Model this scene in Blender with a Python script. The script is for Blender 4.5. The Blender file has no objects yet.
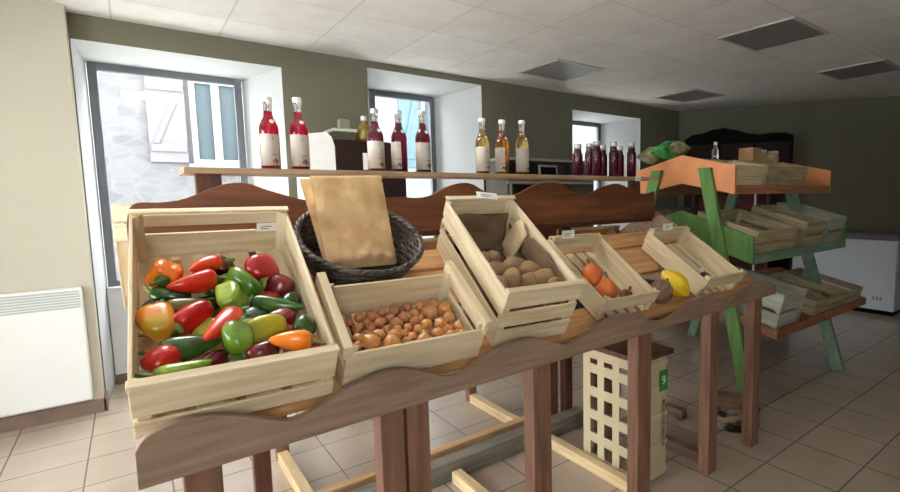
import bpy, bmesh, math, random
from mathutils import Vector, Matrix, noise
random.seed(7)
S = bpy.context.scene
COL = S.collection
R = math.radians
TH = 0.55                                   # slope of the display tops

# ------------------------------------------------------------------ helpers
class MB:
    """collects shapes; build() links them as ONE mesh object"""
    def __init__(self): self.v, self.f, self.m = [], [], []
    def add(self, vs, fs, mi=0, M=None):
        b = len(self.v)
        for p in vs:
            p = Vector(p); self.v.append(M @ p if M is not None else p)
        for q in fs: self.f.append([b + i for i in q]); self.m.append(mi)
        return self
    def box(self, x0, x1, y0, y1, z0, z1, mi=0, M=None):
        vs = [(x0,y0,z0),(x1,y0,z0),(x1,y1,z0),(x0,y1,z0),(x0,y0,z1),(x1,y0,z1),(x1,y1,z1),(x0,y1,z1)]
        return self.add(vs, [(0,3,2,1),(4,5,6,7),(0,1,5,4),(1,2,6,5),(2,3,7,6),(3,0,4,7)], mi, M)
    def prism(self, pts, ax, t0, t1, mi=0, M=None):
        """2D outline pts extruded along axis ax ('x','y','z') from t0 to t1"""
        n = len(pts)
        def P(a, b, t): return {'x':(t,a,b),'y':(a,t,b),'z':(a,b,t)}[ax]
        vs = [P(a,b,t0) for a,b in pts] + [P(a,b,t1) for a,b in pts]
        fs = [(i,(i+1)%n,n+(i+1)%n,n+i) for i in range(n)]
        fs += [tuple(reversed(range(n))), tuple(range(n,2*n))]
        return self.add(vs, fs, mi, M)
    def strip(self, top, bot, y0, y1, mi=0, M=None):
        """wavy board in xz: top / bot are lists of (x,z) with equal length, thickness y0..y1"""
        n = len(top); vs = []
        for (a,b),(c,d) in zip(top, bot): vs += [(a,y0,b),(c,y0,d),(a,y1,b),(c,y1,d)]
        fs = []
        for i in range(n-1):
            k, l = 4*i, 4*(i+1)
            fs += [(k,k+1,l+1,l),(k+2,l+2,l+3,k+3),(k,l,l+2,k+2),(k+1,k+3,l+3,l+1)]
        fs += [(0,2,3,1)]; e = 4*(n-1); fs += [(e,e+1,e+3,e+2)]
        return self.add(vs, fs, mi, M)
    def lathe(self, prof, n=20, mi=0, M=None, lobes=0, amp=0.0, ph=0.0):
        vs, fs = [], []
        for r, z in prof:
            for i in range(n):
                a = 2*math.pi*i/n; q = r*(1+amp*math.cos(lobes*a+ph)) if lobes else r
                vs.append((q*math.cos(a), q*math.sin(a), z))
        k = len(prof)
        for j in range(k-1):
            for i in range(n):
                fs.append((j*n+i, j*n+(i+1)%n, (j+1)*n+(i+1)%n, (j+1)*n+i))
        fs += [tuple(reversed(range(n))), tuple(range((k-1)*n, k*n))]
        return self.add(vs, fs, mi, M)
    def tube(self, pts, r, n=8, mi=0, M=None):
        pts = [Vector(p) for p in pts]; k = len(pts); vs, fs = [], []
        up = Vector((0.13,0.21,1)).normalized()
        for i, p in enumerate(pts):
            t = (pts[min(i+1,k-1)] - pts[max(i-1,0)]).normalized()
            a = t.cross(up)
            if a.length < 1e-3: a = t.cross(Vector((1,0,0)))
            a.normalize(); b = t.cross(a)
            rr = r[i] if isinstance(r, (list,tuple)) else r
            for j in range(n):
                w = 2*math.pi*j/n; vs.append(p + a*(rr*math.cos(w)) + b*(rr*math.sin(w)))
        for i in range(k-1):
            for j in range(n): fs.append((i*n+j, i*n+(j+1)%n, (i+1)*n+(j+1)%n, (i+1)*n+j))
        fs += [tuple(reversed(range(n))), tuple(range((k-1)*n, k*n))]
        return self.add(vs, fs, mi, M)
    def build(self, name, mat, parent=None, smooth=False, bevel=0.0, sub=0):
        me = bpy.data.meshes.new(name); me.from_pydata([tuple(p) for p in self.v], [], self.f)
        bm = bmesh.new(); bm.from_mesh(me); bmesh.ops.recalc_face_normals(bm, faces=bm.faces[:]); bm.to_mesh(me); bm.free()
        for q in (mat if isinstance(mat, (list,tuple)) else [mat]): me.materials.append(q)
        for p, mi in zip(me.polygons, self.m): p.material_index = mi; p.use_smooth = smooth
        o = bpy.data.objects.new(name, me); COL.objects.link(o)
        if parent is not None: o.parent = parent
        if bevel:
            b = o.modifiers.new('bevel','BEVEL'); b.width = bevel; b.segments = 2; b.limit_method = 'ANGLE'
        if sub:
            s = o.modifiers.new('subd','SUBSURF'); s.levels = sub; s.render_levels = sub
        return o

def tag(o, label=None, cat=None, group=None, kind=None):
    if label: o['label'] = label
    if cat: o['category'] = cat
    if group: o['group'] = group
    if kind: o['kind'] = kind
    return o
def empty(name, loc=(0,0,0), M=None):
    o = bpy.data.objects.new(name, None); COL.objects.link(o); o.empty_display_size = .05
    if M is not None: o.matrix_world = M
    else: o.location = loc
    return o
def thing(name, label, cat, loc=(0,0,0), group=None, M=None):
    return tag(empty(name, loc, M), label, cat, group)
def frame(x, y, z, th, ph):
    c, s = math.cos(th), math.sin(th)
    ex = Vector((math.cos(ph), math.sin(ph), 0)); e0 = Vector((-math.sin(ph), math.cos(ph), 0))
    ey = e0*c + Vector((0,0,s)); ez = -e0*s + Vector((0,0,c))
    M = Matrix.Identity(4)
    for i, e in enumerate((ex,ey,ez)):
        for j in range(3): M[j][i] = e[j]
    M.translation = (x,y,z)
    return M
def copy_tree(o, parent=None):
    c = o.copy(); COL.objects.link(c)
    if parent is not None: c.parent = parent
    for ch in o.children: copy_tree(ch, c)
    return c
def text_mesh(name, body, size, mat, parent, M, depth=.0004):
    cu = bpy.data.curves.new(name, 'FONT'); cu.body = body; cu.size = size; cu.extrude = depth
    cu.align_x = 'CENTER'; cu.align_y = 'CENTER'
    t = bpy.data.objects.new(name, cu); COL.objects.link(t)
    bpy.context.view_layer.update()
    me = bpy.data.meshes.new_from_object(t.evaluated_get(bpy.context.evaluated_depsgraph_get()))
    bpy.data.objects.remove(t)
    o = bpy.data.objects.new(name, me); COL.objects.link(o); me.materials.clear(); me.materials.append(mat)
    o.parent = parent; o.matrix_local = M
    return o

# ------------------------------------------------------------------ materials
def lin(c): return tuple((x/255/12.92 if x/255 <= .04045 else ((x/255+.055)/1.055)**2.4) for x in c) + (1,)
def newmat(name):
    m = bpy.data.materials.new(name); m.use_nodes = True
    nt = m.node_tree; return m, nt, nt.nodes['Principled BSDF']
def plain(name, c, rough=.6, metal=0, spec=.5, var=.06, sc=6, trans=0, ior=1.45, coat=0):
    m, nt, b = newmat(name); N = nt.nodes; L = nt.links
    b.inputs['Roughness'].default_value = rough; b.inputs['Metallic'].default_value = metal
    b.inputs['Specular IOR Level'].default_value = spec; b.inputs['IOR'].default_value = ior
    b.inputs['Transmission Weight'].default_value = trans; b.inputs['Coat Weight'].default_value = coat
    if var:
        tc = N.new('ShaderNodeTexCoord'); n = N.new('ShaderNodeTexNoise'); n.inputs['Scale'].default_value = sc; n.inputs['Detail'].default_value = 4
        r = N.new('ShaderNodeValToRGB'); a = lin(c)
        r.color_ramp.elements[0].color = tuple(x*(1-var*2) for x in a[:3])+(1,); r.color_ramp.elements[1].color = tuple(min(1,x*(1+var*2)) for x in a[:3])+(1,)
        r.color_ramp.elements[0].position = .3; r.color_ramp.elements[1].position = .7
        L.new(tc.outputs['Object'], n.inputs['Vector']); L.new(n.outputs['Fac'], r.inputs['Fac']); L.new(r.outputs['Color'], b.inputs['Base Color'])
    else: b.inputs['Base Color'].default_value = lin(c)
    return m
def two(name, c1, c2, rough=.35, sc=4, lo=.4, hi=.6, spec=.5, bump=0, bsc=30, coat=0, stretch=(1,1,1), detail=3):
    m, nt, b = newmat(name); N = nt.nodes; L = nt.links
    tc = N.new('ShaderNodeTexCoord'); mp = N.new('ShaderNodeMapping'); mp.inputs['Scale'].default_value = stretch
    n = N.new('ShaderNodeTexNoise'); n.inputs['Scale'].default_value = sc; n.inputs['Detail'].default_value = detail
    r = N.new('ShaderNodeValToRGB'); r.color_ramp.elements[0].color = lin(c1); r.color_ramp.elements[1].color = lin(c2)
    r.color_ramp.elements[0].position = lo; r.color_ramp.elements[1].position = hi
    oi = N.new('ShaderNodeObjectInfo'); ad = N.new('ShaderNodeVectorMath'); ad.operation = 'ADD'
    sm = N.new('ShaderNodeMath'); sm.operation = 'MULTIPLY'; sm.inputs[1].default_value = 40
    L.new(oi.outputs['Random'], sm.inputs[0]); L.new(tc.outputs['Object'], ad.inputs[0]); L.new(sm.outputs[0], ad.inputs[1])
    L.new(ad.outputs[0], mp.inputs['Vector']); L.new(mp.outputs[0], n.inputs['Vector']); L.new(n.outputs['Fac'], r.inputs['Fac']); L.new(r.outputs['Color'], b.inputs['Base Color'])
    b.inputs['Roughness'].default_value = rough; b.inputs['Specular IOR Level'].default_value = spec; b.inputs['Coat Weight'].default_value = coat
    b.inputs['Coat Roughness'].default_value = .1
    if bump:
        n2 = N.new('ShaderNodeTexNoise'); n2.inputs['Scale'].default_value = bsc; n2.inputs['Detail'].default_value = 4
        bp = N.new('ShaderNodeBump'); bp.inputs['Strength'].default_value = bump; bp.inputs['Distance'].default_value = .01
        L.new(mp.outputs[0], n2.inputs['Vector']); L.new(n2.outputs['Fac'], bp.inputs['Height']); L.new(bp.outputs[0], b.inputs['Normal'])
    return m
def wood(name, c1, c2, ax='x', rough=.6, sc=1.0, bump=.15):
    st = {'x':(1.2,14,14),'y':(14,1.2,14),'z':(14,14,1.2)}[ax]
    return two(name, c1, c2, rough, 3.2*sc, .32, .68, .35, bump, 9*sc, 0, st, 6)
def grid_mat(name, tile, grout, sx, sy, ox, oy, mort, rough, var=.05, bump=.3):
    m, nt, b = newmat(name); N = nt.nodes; L = nt.links
    tc = N.new('ShaderNodeTexCoord'); mp = N.new('ShaderNodeMapping'); mp.inputs['Location'].default_value = (-ox, -oy, 0)
    br = N.new('ShaderNodeTexBrick'); br.offset = 0; br.squash = 1
    br.inputs['Scale'].default_value = 1; br.inputs['Brick Width'].default_value = sx; br.inputs['Row Height'].default_value = sy
    br.inputs['Mortar Size'].default_value = mort; br.inputs['Mortar Smooth'].default_value = .3
    a = lin(tile)
    br.inputs['Color1'].default_value = a; br.inputs['Color2'].default_value = tuple(x*(1-var) for x in a[:3])+(1,); br.inputs['Mortar'].default_value = lin(grout)
    n = N.new('ShaderNodeTexNoise'); n.inputs['Scale'].default_value = 5; n.inputs['Detail'].default_value = 5
    mx = N.new('ShaderNodeMix'); mx.data_type = 'RGBA'; mx.blend_type = 'MULTIPLY'; mx.inputs[0].default_value = .35
    rr = N.new('ShaderNodeValToRGB'); rr.color_ramp.elements[0].color = (.72,.70,.67,1); rr.color_ramp.elements[0].position = .3; rr.color_ramp.elements[1].position = .65
    L.new(tc.outputs['Object'], mp.inputs['Vector']); L.new(mp.outputs[0], br.inputs['Vector']); L.new(mp.outputs[0], n.inputs['Vector'])
    L.new(n.outputs['Fac'], rr.inputs['Fac']); L.new(br.outputs['Color'], mx.inputs[6]); L.new(rr.outputs['Color'], mx.inputs[7]); L.new(mx.outputs[2], b.inputs['Base Color'])
    bp = N.new('ShaderNodeBump'); bp.inputs['Strength'].default_value = bump; bp.inputs['Distance'].default_value = .003; bp.invert = True
    L.new(br.outputs['Fac'], bp.inputs['Height']); L.new(bp.outputs[0], b.inputs['Normal'])
    b.inputs['Roughness'].default_value = rough
    return m
def glassmat(name, tint=(.96,.98,.97), gloss=1.0):
    m = bpy.data.materials.new(name); m.use_nodes = True; nt = m.node_tree; N = nt.nodes; L = nt.links
    N.remove(N['Principled BSDF']); out = N['Material Output']
    t = N.new('ShaderNodeBsdfTransparent'); t.inputs['Color'].default_value = (*tint,1)
    g = N.new('ShaderNodeBsdfGlossy'); g.inputs['Roughness'].default_value = .02
    f = N.new('ShaderNodeFresnel'); ge = N.new('ShaderNodeNewGeometry'); mi = N.new('ShaderNodeMath'); mi.operation = 'MULTIPLY_ADD'
    mi.inputs[1].default_value = 1/1.5-1.5; mi.inputs[2].default_value = 1.5; L.new(ge.outputs['Backfacing'], mi.inputs[0]); L.new(mi.outputs[0], f.inputs['IOR']); mx = N.new('ShaderNodeMixShader')
    L.new(f.outputs[0], mx.inputs[0]); L.new(t.outputs[0], mx.inputs[1]); L.new(g.outputs[0], mx.inputs[2]); L.new(mx.outputs[0], out.inputs['Surface'])
    return m
def emit(name, c, s):
    m, nt, b = newmat(name); b.inputs['Base Color'].default_value = (.8,.8,.8,1)
    b.inputs['Emission Color'].default_value = (*c,1); b.inputs['Emission Strength'].default_value = s
    return m
def stonemat(name):
    m, nt, b = newmat(name); N = nt.nodes; L = nt.links
    tc = N.new('ShaderNodeTexCoord'); mp = N.new('ShaderNodeMapping'); mp.inputs['Scale'].default_value = (5.0,5.0,9.5)
    nz = N.new('ShaderNodeTexNoise'); nz.inputs['Scale'].default_value = 2.5
    ad = N.new('ShaderNodeMix'); ad.data_type = 'RGBA'; ad.inputs[0].default_value = .16
    v = N.new('ShaderNodeTexVoronoi'); v.inputs['Scale'].default_value = 1.1
    vd = N.new('ShaderNodeTexVoronoi'); vd.feature = 'DISTANCE_TO_EDGE'; vd.inputs['Scale'].default_value = 1.1
    r = N.new('ShaderNodeValToRGB'); r.color_ramp.elements[0].color = lin((66,65,66)); r.color_ramp.elements[1].color = lin((80,78,79))
    rm = N.new('ShaderNodeValToRGB'); rm.color_ramp.elements[0].position = .03; rm.color_ramp.elements[1].position = .09
    mx = N.new('ShaderNodeMix'); mx.data_type = 'RGBA'; mx.inputs[6].default_value = lin((80,79,79))
    L.new(tc.outputs['Object'], mp.inputs['Vector']); L.new(mp.outputs[0], nz.inputs['Vector']); L.new(mp.outputs[0], ad.inputs[6]); L.new(nz.outputs['Color'], ad.inputs[7])
    L.new(ad.outputs[2], v.inputs['Vector']); L.new(ad.outputs[2], vd.inputs['Vector']); L.new(v.outputs['Color'], r.inputs['Fac'])
    L.new(vd.outputs['Distance'], rm.inputs['Fac']); L.new(rm.outputs['Color'], mx.inputs[0]); L.new(r.outputs['Color'], mx.inputs[7]); L.new(mx.outputs[2], b.inputs['Base Color'])
    b.inputs['Roughness'].default_value = .9
    return m

M_olive = plain('olive_paint', (112,110,92), .85, var=.03, sc=1.5)
M_cream = plain('cream_paint', (188,182,164), .8, var=.03, sc=1.2)
M_white = plain('white_plaster', (200,202,202), .85, var=.02, sc=2)
M_ceil = grid_mat('ceiling_tiles', (232,228,222), (206,200,194), .6, .5865, 2.994, 3.973, .006, .8, .03, .2)
M_floor = grid_mat('floor_tiles', (178,160,144), (112,101,92), .334, .334, .3996, 2.826, .004, .2, .05)
M_plinth = plain('plinth_tile', (120,98,86), .45, var=.08, sc=8)
M_frame = plain('grey_window_frame', (104,108,114), .45, var=.02)
M_pane = glassmat('window_glass')
CR1, CR2 = (196,174,138), (222,206,174)
M_cx = wood('crate_pine_x', CR1, CR2, 'x'); M_cy = wood('crate_pine_y', CR1, CR2, 'y'); M_cz = wood('crate_pine_z', CR1, CR2, 'z')
M_dull = wood('crate_grey_x', (150,136,106), (186,172,140), 'x'); M_dully = wood('crate_grey_y', (150,136,106), (190,174,140), 'y')
M_pale = wood('crate_pale_x', (150,154,136), (184,186,168), 'x'); M_paley = wood('crate_pale_y', (150,154,136), (184,186,168), 'y'); M_palez = wood('crate_pale_z', (150,154,136), (184,186,168), 'z')
M_skirt = wood('skirt_board', (122,98,82), (152,126,106), 'x', .55)
M_leg = wood('stained_leg', (106,74,58), (136,98,78), 'z', .5)
M_back = wood('stained_board', (92,54,34), (130,80,52), 'x', .45, .8)
M_post = wood('stained_post', (74,44,32), (104,66,48), 'z', .5)
M_shelf = wood('shelf_board', (158,128,100), (188,158,128), 'x', .5)
M_slat = wood('stand_slat', (172,124,78), (206,160,108), 'x', .6)
M_runner = wood('pale_runner', (190,160,118), (220,194,152), 'y', .6)
M_runner2 = wood('brown_runner', (98,74,60), (128,100,82), 'y', .6)
M_beam = wood('grey_beam', (96,92,84), (134,126,112), 'x', .6)
M_strip = wood('beam_strip', (172,132,92), (204,168,124), 'x', .6)
M_orange = plain('orange_paint', (226,150,98), .55, var=.04, sc=9)
M_brown = wood('brown_tray', (120,74,52), (154,102,72), 'y', .55)
M_green = wood('green_paint', (84,120,62), (108,148,80), 'z', .5, .6, .05)
M_green2 = wood('sea_green_paint', (104,134,112), (128,156,132), 'x', .5, .6, .05)
M_kraft = two('kraft_paper', (198,158,108), (226,190,142), .75, 14, .3, .7, .3, .55, 26)
M_sack = two('sack_paper', (96,76,58), (128,104,80), .85, 10, .3, .7, .2, .3, 25)
M_fold = two('pale_sack_paper', (206,178,140), (226,202,166), .8, 10, .3, .7, .2, .2, 25)
M_wicker = two('dark_wicker', (38,31,26), (92,80,68), .45, 26, .35, .7, .5, .5, 50)
M_card = plain('white_card', (236,236,232), .6, var=.02)
M_label = plain('cream_label', (186,178,168), .7, var=.02)
M_ink = plain('dark_print', (52,56,56), .6, var=0)
M_inkred = plain('red_print', (150,60,56), .6, var=0)
M_dark = plain('dark_brown_wood', (38,22,19), .7, 0, .3, var=.1, sc=4)
M_black = plain('black_wood', (14,11,10), .85, 0, .2, var=.1, sc=4)
M_redwood = wood('red_brown_shelf', (84,40,32), (112,58,46), 'x', .5)
M_met = plain('grey_metal', (150,150,150), .4, .7, var=.02)
M_fridge = plain('white_enamel', (206,212,222), .35, var=.01)
M_plastic = plain('cream_plastic', (190,172,140), .5, var=.03, sc=8, trans=0.0)
M_greenlab = plain('green_label', (40,142,62), .5, var=0)
M_heater = plain('heater_enamel', (220,220,214), .5, var=.01)
M_grille = plain('heater_grille', (176,178,174), .5, var=.02)
M_carton = plain('brown_carton', (176,140,98), .8, var=.05, sc=12)
M_bark = two('birch_bark', (40,32,27), (140,124,104), .85, 9, .42, .56, .2, .5, 20, 0, (1,1,2.5), 4)
M_cutwood = two('log_top', (104,84,62), (134,110,84), .85, 12)
M_lamp_off = plain('prismatic_panel', (128,124,120), .5, var=.22, sc=70)
M_lampframe = plain('panel_frame', (186,182,178), .6, var=.02)
M_lamp_on = emit('lit_panel', (1,.97,.93), 16)
M_clear = plain('clear_glass', (250,252,250), .03, var=0, trans=1, ior=1.45)
M_syrup = plain('red_syrup', (214,24,64), .08, var=0, trans=.8, ior=1.34)
M_syrupdark = plain('dark_berry_syrup', (150,14,60), .08, var=0, trans=.7, ior=1.34)
M_cider = plain('amber_juice', (238,150,36), .08, var=0, trans=.85, ior=1.34)
M_pgold = plain('pale_gold_juice', (248,212,104), .08, var=0, trans=.85, ior=1.34)
M_plum = plain('plum_juice', (122,22,62), .12, var=.06, trans=.25, ior=1.34)
M_cap = plain('silver_cap', (206,206,204), .35, .3, var=.02)
M_capw = plain('white_cap', (238,238,236), .4, var=.01)
M_stem = two('pepper_stem', (70,104,40), (120,140,66), .55, 20)
M_stone = stonemat('stone_wall')
M_shut = plain('pale_shutter', (84,78,81), .7, var=.03)
M_shutblue = plain('pale_blue_shutter', (54,74,84), .7, var=.03)
M_winwhite = plain('white_joinery', (102,104,104), .6, var=.01)
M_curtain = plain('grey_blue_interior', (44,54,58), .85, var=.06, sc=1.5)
M_render = plain('white_render', (90,92,92), .9, var=.02)
M_street = plain('pale_paving', (214,212,206), .9, var=.05)

# ------------------------------------------------------------------ room shell
ZC = 2.56; YW = 4.43; YO = 4.95
def struct(o): o['kind'] = 'structure'; return o
fl = MB(); fl.box(-1.7, 10.8, -2.7, YO-.02, -.06, 0); struct(fl.build('floor', M_floor))
ce = MB(); ce.box(-1.75, 10.8, -2.7, YW+.03, ZC, ZC+.06); struct(ce.build('ceiling', M_ceil))
# window wall: piers with splayed reveals (front face olive, reveals white)
W = [(-.215,1.005,-.17,.80,.70,2.40,2.36), (1.69,2.87,1.88,2.58,.70,2.50,2.41), (4.14,5.385,4.50,5.11,.70,2.378,2.34)]
wm = MB()
def pier(xa, xb, xa2, xb2, z0, z1, z1b=None, z0b=None):
    z1b = z1 if z1b is None else z1b; z0b = z0 if z0b is None else z0b
    vs = [(xa,YW,z0),(xb,YW,z0),(xb2,YO,z0b),(xa2,YO,z0b),(xa,YW,z1),(xb,YW,z1),(xb2,YO,z1b),(xa2,YO,z1b)]
    wm.add(vs, [(0,1,5,4)], 0); wm.add(vs, [(0,3,2,1),(4,5,6,7),(1,2,6,5),(2,3,7,6),(3,0,4,7)], 1)
xs = [-1.7] + [q for w in W for q in (w[0], w[1])] + [6.6]
xo = [-1.7] + [q for w in W for q in (w[2], w[3])] + [6.6]
for k in range(0, 8, 2): pier(xs[k], xs[k+1], xo[k], xo[k+1], 0, ZC+.05)
for w in W:
    pier(w[0], w[1], w[2], w[3], w[5], ZC+.05, ZC+.05, w[6])
    wm.box(w[2]-.003, w[3]+.003, YO-.12, YO, 0, w[4]+.02, 1)
struct(wm.build('wall_north', [M_olive, M_white]))
pl = MB(); pl.box(-1.7, -.222, 4.27, YW, 0, ZC+.02); struct(pl.build('wall_pier', M_cream))
bb = MB(); bb.box(-1.7, -.212, 4.25, 4.268, 0, .085); bb.box(-.221, -.205, 4.25, YW-.002, 0, .085); struct(bb.build('baseboard_pier', M_plinth))
bb = MB()
for xa, xb in ((1.005,1.69),(2.87,4.14),(5.385,6.2)): bb.box(xa, xb, YW-.014, YW-.001, 0, .075)
for w in W: bb.box(w[2], w[3], YO-.133, YO-.1205, 0, .075)
struct(bb.build('baseboard_north', M_plinth))
for i, w in enumerate(W):
    y = YO-.06; x0, x1, z0, z1 = w[2]+.004, w[3]-.004, w[4]+.02, w[6]+.005
    f = MB(); t = .052
    f.box(x0,x0+t,y,y+.05,z0,z1); f.box(x1-t,x1,y,y+.05,z0,z1); f.box(x0+t,x1-t,y,y+.05,z1-t,z1); f.box(x0+t,x1-t,y,y+.05,z0,z0+t)
    fo = struct(f.build('window_%d' % (i+1), M_frame, bevel=.003))
    g = MB(); g.box(x0+t-.004, x1-t+.004, y+.02, y+.026, z0+t-.004, z1-t+.004); struct(g.build('window_glass', M_pane, fo))
    s = MB(); s.box(x0, x1, YO-.135, y-.002, w[4]+.0205, w[4]+.032); struct(s.build('trim_%d' % (i+1), M_white))
# oblique right wall, then the unseen left and back walls with the shop window behind the camera
dv = Vector((.507,-.862,0)); nv = Vector((-.862,-.507,0)); A0 = Vector((6.25,4.43,0))
MW = Matrix.Identity(4)
for j in range(3): MW[j][0], MW[j][1] = dv[j], -nv[j]
MW.translation = A0
rw = MB(); rw.box(-.25, 8.3, 0, .12, 0, ZC+.03, 0, MW); struct(rw.build('wall_east', M_olive))
bb = MB(); bb.box(.05, 8.2, -.014, -.001, 0, .075, 0, MW); struct(bb.build('baseboard_east', M_plinth))
WY0, WY1, WZ0, WZ1 = 1.0, 2.7, .08, 2.0
SX0, SX1, SZ0, SZ1 = -1.66, -.46, .65, 2.28
lw = MB(); lw.box(-1.82,-1.7,-2.7,WY0,0,ZC+.05); lw.box(-1.82,-1.7,WY1,YW+.1,0,ZC+.05); lw.box(-1.82,-1.7,WY0,WY1,0,WZ0); lw.box(-1.82,-1.7,WY0,WY1,WZ1,ZC+.05)
struct(lw.build('wall_west', M_cream))
sw = MB(); sw.box(-1.82,SX0,-2.82,-2.7,0,ZC+.05); sw.box(SX1,10.9,-2.82,-2.7,0,ZC+.05); sw.box(SX0,SX1,-2.82,-2.7,0,SZ0); sw.box(SX0,SX1,-2.82,-2.7,SZ1,ZC+.05); struct(sw.build('wall_south', M_cream))
f = MB()
for y in (WY0, (WY0+WY1)/2-.03, WY1-.06): f.box(-1.79,-1.73,y,y+.06,WZ0,WZ1)
f.box(-1.79,-1.73,WY0,WY1,WZ0,WZ0+.06); f.box(-1.79,-1.73,WY0,WY1,WZ1-.06,WZ1)
fo = struct(f.build('window_4', M_frame)); g = MB(); g.box(-1.765,-1.76,WY0,WY1,WZ0,WZ1); struct(g.build('window_glass', M_pane, fo))

f = MB()
for x in (SX0, (SX0+SX1)/2-.03, SX1-.06): f.box(x, x+.06, -2.79, -2.73, SZ0, SZ1)
f.box(SX0,SX1,-2.79,-2.73,SZ0,SZ0+.06); f.box(SX0,SX1,-2.79,-2.73,SZ1-.06,SZ1)
fo = struct(f.build('window_5', M_frame)); g = MB(); g.box(SX0,SX1,-2.765,-2.76,SZ0,SZ1); struct(g.build('window_glass', M_pane, fo))

# ceiling light panels (unlit, dark prismatic) and one lit panel above the crates
def panel(x, y, label, lit=False):
    t = thing('ceiling_light', label, 'ceiling light', (x+.3, y+.293, ZC), 'square light panels in the tiled ceiling')
    f = MB()
    a, b, c, d = -.296, .296, -.289, .289
    f.box(a,b,c,c+.02,-.012,.0); f.box(a,b,d-.02,d,-.012,0); f.box(a,a+.02,c+.02,d-.02,-.012,0); f.box(b-.02,b,c+.02,d-.02,-.012,0)
    f.build('frame', M_lampframe, t)
    g = MB(); g.box(a+.02,b-.02,c+.02,d-.02,-.008,-.001); g.build('diffuser', M_lamp_on if lit else M_lamp_off, t)
CX, CY, TX, TY = 2.994, 3.973, .6, .5865
panel(CX, CY-TY, 'unlit grey ceiling panel nearest the second window')
panel(CX+TX, CY-4*TY, 'largest-looking unlit dark ceiling panel, over the wooden stand and its small crates')
panel(CX+4*TX, CY-4*TY, 'unlit dark ceiling panel cut by the edge of the view, over the freezer end')
panel(CX+3.5*TX, CY-TY, 'unlit dark ceiling panel in the far corner before the dark cabinet')
panel(CX-5*TX, CY-3*TY, 'lit white ceiling panel, seen as a bright streak mirrored in the first window', True)

# ------------------------------------------------------------------ outside
st = MB(); st.box(-14, 22, YO+.05, 9.0, -.5, -.4); struct(st.build('ground', M_street))
hs = thing('stone_house', 'pale stone house across the street with shutters, seen through the windows', 'house', (0,9,-.4))
def hb(name, mat, x0,x1,y0,y1,z0,z1, parent=hs, bev=0):
    m = MB(); m.box(x0,x1,y0-9,y1-9,z0+.4,z1+.4); return m.build(name, mat, parent, bevel=bev)
hb('wall', M_stone, -6, 3.3, 9.0, 9.3, -.4, 4.3)
hb('rendered_wall', M_render, 3.3, 16, 8.98, 9.3, -.4, 4.3)
def hwin(x0,x1,z0,z1,nm=2):
    f = MB(); t = .07
    def q(a,b,c,d): f.box(a,b,-.07,.0,c+.4,d+.4)
    q(x0,x0+t,z0,z1); q(x1-t,x1,z0,z1); q(x0+t,x1-t,z1-t,z1); q(x0+t,x1-t,z0,z0+t)
    xm = (x0+x1)/2; f.box(xm-.05, xm+.05, -.075, -.0005, z0+t+.4, z1-t+.4)
    f.box(x0-.06,x1+.06,-.12,0,z0+.34,z0+.3995)
    fr = f.build('window_frame', M_winwhite, hs)
    m = MB(); m.box(x0+t+.001,x1-t-.001,-.03,-.002,z0+t+.401,z1-t+.399); m.build('pane', M_curtain, fr)
def hshut(x0,x1,z0,z1,mat):
    m = MB(); m.box(x0,x1,-.05,0,z0+.4,z1+.4)
    for z in (z0+.15, z1-.2): m.box(x0+.02,x1-.02,-.075,-.05,z+.4,z+.5)
    m.prism([(x0+.04,z0+.66),(x0+.11,z0+.66),(x1-.04,z1+.18),(x1-.11,z1+.18)], 'y', -.07, -.05)
    m.build('shutter', mat, hs)
hshut(.28,.72,1.92,3.12,M_shut); hwin(.78,1.42,1.9,3.14); hshut(1.46,1.9,1.92,3.12,M_shut)
hshut(3.98,4.36,1.95,3.4,M_shutblue); hwin(4.42,5.1,1.95,3.4)

# ------------------------------------------------------------------ crates
def crate(name, label, M, W, L, h, spec, mats, group='wooden produce crates', posts=.022, post_h=None, caps='', cat='crate'):
    """spec: dict side -> list of (c0,c1) slat bands; local axes a (width), b (length), c (height)"""
    mx, my, mz = mats
    t = thing(name, label, cat, group=group, M=M)
    k = .008
    fp = MB()
    for c0,c1 in spec['front']: fp.box(0, W, 0, k, c0, c1)
    fp.build('front_panel', mx, t, bevel=.0015)
    bp = MB()
    for c0,c1 in spec['back']: bp.box(0, W, L-k, L, c0, c1)
    bp.build('back_panel', mx, t, bevel=.0015)
    for s in ('left','right'):
        a0, a1 = (0,k) if s == 'left' else (W-k, W)
        sp = MB()
        for c0,c1 in spec[s]: sp.box(a0, a1, k+.0005, L-k-.0005, c0, c1)
        sp.build('side_panel', my, t, bevel=.0015)
    bt = MB(); n = spec.get('bottom', 4); g = .022
    wd = (W-2*k-.004-(n-1)*g)/n
    for i in range(n): a = k+.002+i*(wd+g); bt.box(a, a+wd, k+.001, L-k-.001, 0, .006)
    bt.build('bottom_slats', my, t)
    ph = post_h or h-.002
    for a in (k+.0005, W-k-.0005):
        for b in (k+.0005, L-k-.0005):
            sa, sb = (1 if a < W/2 else -1), (1 if b < L/2 else -1)
            m = MB(); m.prism([(a,b),(a+sa*posts,b),(a+sa*posts*.5,b+sb*posts*.6),(a,b+sb*posts)], 'z', .0065, ph)
            m.build('corner_post', mz, t)
    for s in caps:
        m = MB()
        if s == 'f': m.box(-.002, W+.002, -.006, .016, h+.0005, h+.008)
        if s == 'b': m.box(-.002, W+.002, L-.018, L+.004, h+.0005, h+.008)
        if s == 'l': m.box(-.010, .014, -.004, L+.03, h-.03, h+.012)
        if s == 'r': m.box(W-.014, W+.010, -.004, L+.03, h-.03, h+.012)
        m.build('top_rail', my if s in 'lr' else mx, t, bevel=.002)
    return t
PINE = (M_cx, M_cy, M_cz)
Y0 = 1.322; ZS = .864                          # front lower edge of the crates on the sloping slats
def slope_z(y): return ZS + (y-Y0)*math.tan(TH)
MP = frame(-.026, 1.318, .864, TH, -.049)
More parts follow.
